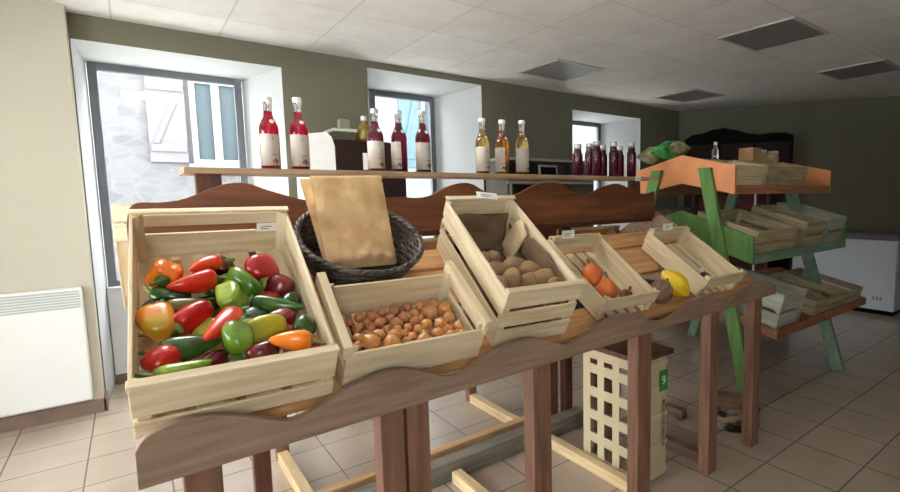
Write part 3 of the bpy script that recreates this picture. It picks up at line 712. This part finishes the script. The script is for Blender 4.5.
card('small white card on the shelf edge below the plum-coloured juices', Matrix.Translation((2.50,2.0735,1.449)), .05, .028)

# ------------------------------------------------------------------ bottles on the shelf
def bottle(label, x, y, liquid, H, rad, capm, lab='front', group=None, ink=M_ink, name='syrup_bottle', fill=.80, rot=0, wide=False):
    t = thing(name, label, 'bottle', (x,y,1.4762), group)
    rn = rad*.42 if not wide else rad*.68
    sh = .565*H if not wide else .68*H; nk = .745*H if not wide else .79*H
    prof = [(rad*.86,0),(rad,.006),(rad,sh-.008),(rad*.985,sh+.004),(rad*.90,sh+(nk-sh)*.30),(rad*.70,sh+(nk-sh)*.58),(rn*1.22,sh+(nk-sh)*.85),(rn*1.04,nk+.004),(rn,H-.034),(rn*1.10,H-.031),(rn*1.10,H-.024),(rn,H-.02)]
    m = MB(); m.lathe(prof, 28); m.build('glass', M_clear, t, True)
    fz = fill*H
    ip = [(r*.93-.0006, max(z,.004)) for r,z in prof if z < fz-.004]; last = ip[-1]
    m = MB(); m.lathe(ip + [(rn*.88, fz)], 28); m.build('juice', liquid, t, True)
    m = MB(); ch = .026 if not wide else .032
    m.lathe([(rn*1.12,H-ch+.006),(rn*1.17,H-ch+.008),(rn*1.17,H-.002),(rn*1.02,H)], 22); m.build('cap', capm, t, True)
    if lab:
        z0, z1 = (.014, .485*H)
        a0, a1 = {'front':(-2.9,-.35), 'left':(-3.9,-1.75), 'wrap':(-3.3,-.2)}[lab]
        m = MB(); k = 18; vs = []; fs = []
        for q in range(k+1):
            a = a0+(a1-a0)*q/k
            for rr in (rad+.0006, rad+.0014):
                for z in (z0,z1): vs.append((rr*math.cos(a), rr*math.sin(a), z))
        for q in range(k):
            b = 4*q; fs += [(b+2,b+6,b+7,b+3),(b,b+1,b+5,b+4),(b+1,b+3,b+7,b+5),(b,b+4,b+6,b+2)]
        fs += [(0,2,3,1),(4*k,4*k+1,4*k+3,4*k+2)]
        m.add(vs, fs); lo = m.build('label', M_label, t, True)
        m = MB(); rr = rad+.0019
        def blob(ac, zc, wa, hz):
            pts = [(ac+wa*math.cos(w*math.pi/6), zc+hz*math.sin(w*math.pi/6)) for w in range(12)]
            m.add([(rr*math.cos(a), rr*math.sin(a), z) for a,z in pts], [tuple(range(12))])
        sb = MB(); zs = sh+(nk-sh)*.50; rs = rad*.79
        sb.lathe([(.0085,0),(.0085,.002)], 14, 0, Matrix.Translation((rs*math.cos(-1.35), rs*math.sin(-1.35), zs)) @ Matrix.Rotation(-1.35,4,'Z') @ Matrix.Rotation(R(62),4,'Y'))
        sb.build('neck_sticker', M_card, t)
        ac = {'front':-1.25,'left':-2.0,'wrap':-1.25}[lab]
        blob(ac,.036,.13,.006); blob(ac+.20,.031,.11,.005); blob(ac-.22,.030,.10,.004); blob(ac+.05,.025,.10,.004)
        blob(ac-.25,.115,.05,.004)
        for k in range(4): blob(ac-.3+.16*k,.056,.055,.0022)
        m.build('label_print', ink, lo)
    return t
YB = 2.165
gR = 'red syrup bottles with cream labels'
bottle('red syrup bottle with cream label, first on the shelf from the heater end', .434, YB, M_syrup, .276, .034, M_capw, 'front', gR, M_inkred)
bottle('red syrup bottle with cream label, second on the shelf, beside the white board', .540, YB, M_syrup, .283, .034, M_capw, 'front', gR, M_inkred)
gD = 'dark berry syrup bottles'
bottle('dark berry syrup bottle in front of the brown cabinet, above the paper bags', .850, YB, M_syrupdark, .27, .034, M_cap, 'wrap', gD)
bottle('dark berry syrup bottle turned so its label faces sideways', .958, YB, M_syrupdark, .274, .034, M_cap, 'left', gD)
bottle('dark berry syrup bottle standing against the second window frame', 1.074, YB, M_syrupdark, .282, .034, M_cap, 'wrap', gD)
gG = 'golden juice bottles'
bottle('pale gold juice bottle at the edge of the second window recess', 1.40, YB, M_pgold, .277, .035, M_capw, 'wrap', gG)
bottle('amber juice bottle with its label turned away, middle of the three golden ones', 1.522, YB, M_cider, .28, .035, M_capw, 'left', gG)
bottle('pale gold juice bottle with a dark berry print, before the olive wall', 1.652, YB, M_pgold, .288, .035, M_capw, 'wrap', gG)
gP = 'plum-coloured juice bottles'
for x, y, H, lb in ((2.063,2.165,.187,'plum-coloured juice bottle standing apart at the near end of its group'),(2.235,2.24,.207,'plum juice bottle half hidden behind the tall front one'),(2.222,2.165,.215,'tall plum juice bottle at the front of the dark cluster'),
  (2.357,2.245,.203,'plum juice bottle set back in the middle of the cluster'),(2.374,2.165,.217,'tallest plum juice bottle in the middle front'),(2.518,2.245,.205,'plum juice bottle at the back beside the last one'),(2.545,2.165,.224,'plum juice bottle at the far end, above the shelf card')):
    bottle(lb, x, y, M_plum, H, .030, M_cap, None, gP, name='juice_bottle', fill=.84, wide=True)

# ------------------------------------------------------------------ plastic crate under the stand
PX0, PX1, PY0, PY1, PH = 1.735, 1.945, 1.43, 1.79, .60
pc = thing('plastic_crate', 'cream plastic lattice crate stood on end under the wooden stand', 'crate', (PX0,PY0,0))
m = MB(); lx, ly = PX1-PX0, PY1-PY0
m.box(0,.012,0,.05,0,PH); m.box(0,.012,ly-.05,ly,0,PH)
for q in (.115,.215): m.box(0,.012,q,q+.045,0,PH)
for z in (0,.115,.235,.355,.475,PH-.05): m.box(.001,.011,.045,ly-.045,z,z+.05)
m.build('lattice_side', M_plastic, pc, bevel=.002)
m = MB(); m.box(.012,lx,0,.01,0,PH)
for z in (.02,.16,.3,.44,.56): m.box(.012,lx,-.008,0,z,z+.02)
m.build('end_wall', M_plastic, pc, bevel=.002)
m = MB(); m.box(.012,lx,ly-.01,ly,0,PH); m.build('end_wall', M_plastic, pc, bevel=.002)
for z in (0, PH-.012):
    m = MB(); m.box(.0125,lx,.0105,ly-.0105,z,z+.012); m.build('side_wall', M_plastic, pc, bevel=.002)
m = MB(); m.box(lx-.065,lx-.005,-.0105,-.0082,.43,.53); lb = m.build('green_label', M_greenlab, pc)
FX = Matrix(((1,0,0,0),(0,0,-1,0),(0,1,0,0),(0,0,0,1)))
text_mesh('label_mark', '9', .06, M_card, lb, Matrix.Translation((lx-.035,-.0108,.48)) @ FX)
text_mesh('lettering', 'eCommerce', .046, M_ink, pc, Matrix.Translation((lx-.03,-.0085,.27)) @ FX @ Matrix.Rotation(R(-90),4,'Z'))

pk0 = MB(); pk0.box(PX0-.015, PX1+.03, PY0-.02, PY1-.02, PH+.001, PH+.026); tag(pk0.build('wooden_plank', M_post, None, bevel=.003), 'brown plank lying on top of the cream plastic crate', 'plank')
# ------------------------------------------------------------------ electric heater
ht = thing('electric_heater', 'white wall-mounted electric heater with a ribbed grille on the cream pier', 'heater', (-.62,4.27,.11))
m = MB(); m.box(-.36,.352,-.075,-.0015,0,.725); m.build('body', M_heater, ht, bevel=.012)
m = MB()
for k in range(7): m.box(-.35,.34,-.079,-.0755,.60+k*.0165,.61+k*.0165)
m.build('grille', M_grille, ht)

# ------------------------------------------------------------------ green and orange rack
rk = thing('display_rack', 'green splay-legged display rack with orange, green and brown trays', 'display rack', (3.75,2.1,0))
MR = Matrix.Translation((-3.75,-2.1,0))
def tier(z0f, z1f, yf, zp0, zp1, endm, railm, name, slm):
    yb = 4.2-yf
    for x in (3.0, 4.48):
        m = MB(); m.prism([(yf,z0f),(2.1,zp0),(yb,z0f),(yb,z1f),(2.1,zp1),(yf,z1f)], 'x', x, x+.02, 0, MR); m.build('end_board', endm, rk, bevel=.002)
    m = MB(); m.box(3.0205,4.4795,yf,yf+.016,z0f,z0f+.06,0,MR); m.build('front_rail', railm, rk, bevel=.002)
    m = MB(); m.box(3.0205,4.4795,yb-.016,yb,z0f,z0f+.06,0,MR); m.build('rear_rail', railm, rk, bevel=.002)
    m = MB(); sl = (zp0-z0f)/(2.1-yf)
    for sg in (1,-1):
        for k in range(5):
            ya = yf+.02+(2.1-yf-.03)*k/5; yc = ya+(2.1-yf)/5*.8
            za, zc = z0f+(ya-yf)*sl+.012, z0f+(yc-yf)*sl+.012
            p, q = (ya,yc) if sg > 0 else (4.2-ya,4.2-yc)
            m.prism([(p,za),(q,zc),(q,zc+.012),(p,za+.012)], 'x', 3.021, 4.479, 0, MR)
    m.build('tray_slats', slm, rk)
M_rail1 = wood('orange_rail', (150,96,66), (184,126,92), 'x', .55)
tier(1.357,1.540,1.70,1.437,1.632,M_orange,M_rail1,'top',M_rail1)
tier(.915,1.09,1.567,1.07,1.25,M_green,M_green2,'mid',M_green2)
tier(.468,.52,1.40,.62,.70,M_brown,M_brown,'low',M_brown)
for x in (2.965, 4.115):
    for s in (1,-1):
        m = MB(); y0, y1 = (1.555 if x < 3.5 else 1.45), 1.905
        if s < 0: y0, y1 = 2.75, 2.295
        w = .045
        m.prism([(y0-w,0),(y0+w,0),(y1+w,1.535),(y1-w,1.535)], 'x', x, x+.033, 0, MR); m.build('leg', M_green if x < 3.5 else M_green2, rk, bevel=.003)

m = MB(); m.box(3.0205,4.4795,2.03,2.165,1.595,1.61,0,MR); m.build('ridge_shelf', M_rail1, rk, bevel=.002)
# crates on the rack
GREY = (M_dull, M_dully, M_dull); PALE = (M_pale, M_paley, M_palez)
def zt(z0f, yf, sl, y): return z0f + (y-yf)*sl + .0255
def rcrate(label, x, y, tier_, W_, L_, h, mats, ph=0, gap=True):
    z0f, yf, zp = {'top':(1.357,1.70,1.437),'mid':(.915,1.567,1.07),'low':(.468,1.40,.62)}[tier_]
    sl = (zp-z0f)/(2.1-yf)
    M = frame(x, y, zt(z0f,yf,sl,y)+.002, math.atan(sl), ph)
    sp = [(h*.55,h),(0,h*.44)]
    return crate('produce_crate', label, M, W_, L_, h, dict(front=sp, back=sp, left=sp, right=sp, bottom=4), mats, group='crates on the green rack'), M
rcrate('pine crate on the orange top tray, nearest the orange end board', 3.06, 1.742, 'top', .36, .28, .155, PINE)
rcrate('broad pale crate in the middle of the orange top tray', 3.46, 1.742, 'top', .64, .28, .165, GREY)
rcrate('grey-brown crate on the green middle tray beside its green end board', 3.06, 1.608, 'mid', .56, .46, .17, GREY)
rcrate('grey-brown crate in the middle of the green tray, before the splayed far leg', 3.76, 1.61, 'mid', .335, .44, .20, GREY)
rcrate('pale grey-green crate at the far end of the green middle tray', 4.155, 1.612, 'mid', .315, .44, .215, PALE)
rcrate('whitish-green crate on the lowest brown tray, near the wooden stand', 3.06, 1.438, 'low', .32, .5, .235, PALE)
rcrate('greyish crate in the middle of the lowest brown tray', 3.62, 1.438, 'low', .48, .5, .11, GREY)
rcrate('greyish crate at the far end of the lowest brown tray, before the freezer', 4.155, 1.438, 'low', .315, .5, .11, GREY)

# things on the rack's ridge
zr = 1.437+.026
pk = thing('snack_packet', 'green and clear crinkled packet lying on top of the orange tray', 'packet', (2.99,2.20,1.64))
M_gpack = two('green_packet', (38,122,52), (92,190,110), .25, 12, .4, .65, .7, .2, 20)
M_cpack = two('clear_packet', (120,116,78), (176,170,130), .25, 14, .4, .65, .7, .3, 24)
def pillow(a,b,c,mat,nm,x0,x1):
    m = MB(); nx, ny = 12, 10; vs = []; fs = []
    for s in (1,-1):
        for j in range(ny+1):
            for i in range(nx+1):
                u, v = i/nx, j/ny
                hgt = c*(max(0,math.sin(math.pi*u))**.5)*(max(0,math.sin(math.pi*v))**.5)*(1+.2*noise.noise(Vector((u*4,v*4,x0*9))))
                vs.append((x0+(x1-x0)*u, -b/2+b*v, s*hgt))
    N1 = (nx+1)*(ny+1)
    for s in (0,1):
        for j in range(ny):
            for i in range(nx): k = s*N1+j*(nx+1)+i; fs.append((k,k+1,k+nx+2,k+nx+1))
    m.add(vs, fs); return m.build(nm, mat, pk, True)
pillow(0,.24,.075,M_gpack,'printed_front',.0,.17); pillow(0,.22,.065,M_cpack,'clear_end',-.15,.03); pillow(0,.22,.05,M_cpack,'clear_end',.15,.20)
pk.location = (3.15,2.40,1.672); pk.rotation_euler = (0,R(-9),R(-90))
MRB = frame(3.42, 2.46, 1.437-.36*.2+.0275, math.atan(.2), math.pi)
crate('produce_crate', 'pine crate on the rear of the orange tray, below the green packet', MRB, .36, .28, .165, dict(front=[(.09,.165),(0,.07)], back=[(.09,.165),(0,.07)], left=[(.09,.165),(0,.07)], right=[(.09,.165),(0,.07)], bottom=4), PINE, group='crates on the green rack')
bx = thing('carton', 'small open brown carton on the ridge of the orange tray', 'carton', (3.93,2.1,1.6105))
m = MB()
for q in ((-.07,.07,-.06,-.056),(-.07,.07,.056,.06),(-.07,-.066,-.056,.056),(.066,.07,-.056,.056)): m.box(*q, .004, .115)
m.box(-.07,.07,-.06,.06,0,.004); m.build('walls', M_carton, bx)
for i, (x, lb) in enumerate(((4.12,'stubby preserve jar next to the brown carton'),(4.32,'stubby preserve jar at the far end of the tray ridge'))):
    j = thing('jar', lb, 'jar', (x,2.1,1.6105), 'preserve jars on the rack')
    m = MB(); m.lathe([(.040,0),(.046,.008),(.046,.075),(.038,.09)], 20); m.build('glass', plain('jar_contents_%s' % 'ab'[i], (186,160,116), .2, var=.15, sc=20), j, True)
    m = MB(); m.lathe([(.041,.0895),(.041,.107),(.036,.11)], 20); m.build('lid', M_cap, j, True)
b2 = thing('water_bottle', 'slim clear bottle standing behind the orange end board', 'bottle', (3.42,2.1,1.6105))
m = MB(); m.lathe([(.024,0),(.026,.006),(.026,.07),(.012,.1),(.011,.12)], 20); m.build('glass', M_clear, b2, True)
m = MB(); m.lathe([(.0125,.112),(.0125,.132),(.011,.135)], 16); m.build('cap', M_capw, b2, True)

# ------------------------------------------------------------------ log under the rack leg
lg = thing('birch_log', 'short birch log stump standing on the floor by the rack leg', 'log', (2.705,1.515,0))
m = MB(); m.lathe([(.15,0),(.155,.01),(.153,.12),(.147,.128)], 32)
m.v = [Vector((v.x,v.y,0))*(1+.05*noise.noise(v*9))+Vector((0,0,v.z)) for v in m.v]
m.build('bark', M_bark, lg, True); m = MB(); m.lathe([(.14,.1285),(.137,.134)], 32); m.build('cut_top', M_cutwood, lg)

# ------------------------------------------------------------------ counter group between the windows
cb = thing('side_cabinet', 'dark brown cabinet with a rounded end standing between the first two windows', 'cabinet', (1.45,4.18,0))
m = MB(); m.prism([(-.20,0),(.36,0),(.36,1.70),(.34,1.76),(.29,1.80),(.22,1.815),(-.20,1.815)], 'y', -.2, .2); m.build('body', M_dark, cb, bevel=.004)
m = MB(); m.prism([(-.40,.0),(-.205,.0),(-.205,1.76),(-.225,1.83),(-.26,1.865),(-.40,1.845)], 'y', -.2, .17); m.build('white_side_board', M_card, cb, bevel=.003)
m = MB(); m.box(.005,.04,-.206,-.2005,1.59,1.72); m.build('label_strip', M_card, cb)
tr = thing('serving_tray', 'pale-rimmed dark tray box on top of the brown cabinet', 'tray', (1.33,4.09,1.8155))
m = MB(); m.box(-.08,.075,-.1,.12,0,.06); m.build('box', plain('dark_green_tin', (66,66,54), .5, var=.1), tr, bevel=.003)
m = MB(); m.box(-.095,.09,-.115,.135,.0605,.085); m.build('rim', plain('pale_rim', (176,178,164), .5, var=.02), tr, bevel=.003)
cn = thing('carton', 'small grey-green carton standing on the tray on the brown cabinet', 'carton', (1.37,4.14,1.901))
m = MB(); m.box(-.04,.04,-.03,.03,0,.085); m.build('box', plain('grey_green_card', (140,144,120), .7, var=.03), cn, bevel=.002); m = MB(); m.box(-.04,.04,-.003,.003,.0855,.095); m.build('flap', M_carton, cn)
jr = thing('jar', 'brass-coloured jar with a white lid beside the tray on the brown cabinet', 'jar', (1.505,4.06,1.8155))
m = MB(); m.lathe([(.05,0),(.062,.02),(.066,.07),(.05,.12),(.022,.15),(.02,.17)], 22); m.build('body', plain('brass_glass', (132,112,48), .25, var=.25, sc=25), jr, True)
m = MB(); m.lathe([(.024,.168),(.024,.2),(.02,.204)], 16); m.build('lid', M_capw, jr, True)

# shelving with picture frames between the second and third window
M_taupe = plain('taupe_cabinet', (86,76,68), .6, var=.06); M_edge = plain('grey_edge', (150,146,138), .5, var=.03)
sv = thing('low_shelving', 'taupe shelf unit with light edges behind the golden bottles', 'shelf unit', (3.35,4.2,0))
m = MB(); x0, x1 = -.48, .72
m.box(x0,x0+.03,-.19,.2,0,1.72); m.box(x1-.03,x1,-.19,.2,0,1.72); m.box(x0,x1,.185,.2,0,1.72)
m.build('carcass', M_taupe, sv)
for z in (.06,.75,1.488): 
    m = MB(); m.box(x0+.031,x1-.031,-.19,.184,z,z+.03); m.build('shelf', M_taupe, sv)
m = MB(); m.box(x0-.02,x1+.02,-.21,.2,1.7205,1.745); m.build('top', M_edge, sv)
m = MB(); m.box(x0+.03,x0+.055,-.2,-.191,.78,1.487); m.box(x0+.0,x1-.031,-.205,-.191,1.489,1.515); m.build('light_edging', M_edge, sv)
for x, lb in ((3.36,'small dark picture with a pale frame on the taupe shelves'),):
    pf = thing('picture_frame', lb, 'picture frame', (x+.07,4.03,1.5185))
    m = MB(); w, h, t = .125, .165, .018
    m.box(-w,w,0,.016,0,t); m.box(-w,w,0,.016,h-t,h); m.box(-w,-w+t,0,.016,t,h-t); m.box(w-t,w,0,.016,t,h-t); m.build('frame', M_edge, pf)
    m = MB(); m.box(-w+t,w-t,.004,.012,t,h-t); m.build('picture', M_black, pf)
    pf.rotation_euler = (R(-6),0,0); pf.location.z += .003

# ------------------------------------------------------------------ dark furniture along the far wall
dc = thing('dark_cabinet', 'tall black-brown cabinet with an arched top in the far corner', 'cabinet', M=MW @ Matrix.Translation((0,-.06,0)))
arch = [(.12,2.10),(.22,2.16),(.34,2.17),(.48,2.215),(.62,2.23),(.78,2.19),(.90,2.145),(1.05,2.12),(1.2,2.135),(1.36,2.13),(1.45,2.09)]
m = MB(); m.strip(arch, [(x,0) for x,_ in arch], -.40, 0); m.build('body', M_black, dc)
for k, x in enumerate((.14,.58,1.02)):
    m = MB(); m.box(x,x+.40,-.415,-.4005,1.05,2.02); d = m.build('door', M_dark, dc, bevel=.004)
    m = MB(); m.box(x+.36,x+.38,-.43,-.4155,1.5,1.6); m.build('handle', M_met, d)
bs = thing('book_shelf', 'red-brown open shelves with slim pale uprights behind the green rack', 'shelf unit', M=MW @ Matrix.Translation((.25,-.55,0)))
m = MB(); m.box(0,.022,-.26,0,0,1.36); m.box(.9,.922,-.26,0,0,1.36); m.box(0,.922,-.015,0,0,1.36); m.build('carcass', M_redwood, bs)
for z in (.1,.55,.98,1.3605):
    m = MB(); m.box((.023 if z < 1.3 else 0), (.899 if z < 1.3 else .922),-.26,-.016,z,z+.022); m.build('shelf', M_redwood, bs)
m = MB(); m.box(.74,.765,-.28,-.261,0,1.38); m.build('upright', M_card, bs)
fz = thing('chest_freezer', 'long white chest freezer with a grey lid against the far wall', 'freezer', (6.36,2.45,0))
m = MB(); m.box(0,.42,-.74,.36,.05,.83); m.build('body', M_fridge, fz, bevel=.01)
m = MB(); m.box(-.012,.425,-.75,.37,.831,.885); m.build('lid', plain('grey_lid', (120,122,126), .4, var=.02), fz, bevel=.01)
m = MB(); m.box(.02,.40,-.72,.34,0,.0495); m.build('plinth', M_black, fz)
m = MB()
for k in range(3): m.box(-.0025,0,-.62+k*.035,-.60+k*.035,.16,.20)
m.build('emblem', M_met, fz)
# boxes of goods stored under the ridge between the two displays
wb = thing('wicker_hamper', 'brown-grey wicker hamper standing beyond the end of the wooden stand', 'hamper', (4.45,3.30,0))
M_hamper = two('hamper_weave', (58,48,40), (104,88,72), .7, 22, .35, .65, .3, .6, 40)
m = MB(); m.lathe([(.20,0),(.24,.02),(.30,1.18),(.31,1.22),(.29,1.22),(.27,1.14)], 30); m.build('body', M_hamper, wb, True)

# ------------------------------------------------------------------ light and camera
w = bpy.data.worlds.new('World'); S.world = w; w.use_nodes = True
bg = w.node_tree.nodes['Background']; bg.inputs['Color'].default_value = (.92,.95,1,1); bg.inputs['Strength'].default_value = 9
def portal(x, y, z, sx, sz, rz):
    l = bpy.data.lights.new('window_portal', 'AREA'); l.shape = 'RECTANGLE'; l.size = sx; l.size_y = sz; l.cycles.is_portal = True
    o = bpy.data.objects.new('window_portal', l); COL.objects.link(o); o.location = (x,y,z); o.rotation_euler = (R(90),0,rz)
for q in W: portal((q[2]+q[3])/2, YO+.02, (q[4]+q[6])/2, q[3]-q[2]+.1, q[6]-q[4]+.1, R(180)*0 if False else 0)
portal((SX0+SX1)/2, -2.84, (SZ0+SZ1)/2, SX1-SX0, SZ1-SZ0, R(180))
portal(-1.84, (WY0+WY1)/2, (WZ0+WZ1)/2, WY1-WY0, WZ1-WZ0, R(90))
for o in list(COL.objects):
    if o.type == 'LIGHT': o['kind'] = 'helper'

cam = bpy.data.cameras.new('Camera'); co = bpy.data.objects.new('Camera', cam); COL.objects.link(co)
F, PXC = 500.0, 540.0
cam.sensor_fit = 'HORIZONTAL'; cam.sensor_width = 36; cam.lens = F/900*36
cam.shift_x = -(PXC-450)/900
cam.clip_start = .05
yaw, pit, rol = R(50.77), R(5.66), R(.77)
fh = Vector((math.cos(yaw), math.sin(yaw), 0)); rt = Vector((math.sin(yaw), -math.cos(yaw), 0)); up = Vector((0,0,1))
fw = fh*math.cos(pit) - up*math.sin(pit); uu = up*math.cos(pit) + fh*math.sin(pit)
# roll about the view axis
r2 = rt*math.cos(rol) - uu*math.sin(rol)*-1*-1; u2 = uu*math.cos(rol) + rt*math.sin(rol)
Mc = Matrix.Identity(4)
for j in range(3): Mc[j][0], Mc[j][1], Mc[j][2] = r2[j], u2[j], -fw[j]
Mc.translation = (0,0,1.36); co.matrix_world = Mc
S.camera = co
S.view_settings.view_transform = 'Standard'; S.view_settings.look = 'None'; S.view_settings.gamma = 1; S.view_settings.use_curve_mapping = False
S.view_settings.exposure = .98
S.cycles.use_denoising = True; S.cycles.max_bounces = 10; S.cycles.diffuse_bounces = 5; S.cycles.transparent_max_bounces = 12
S.cycles.sample_clamp_indirect = 6
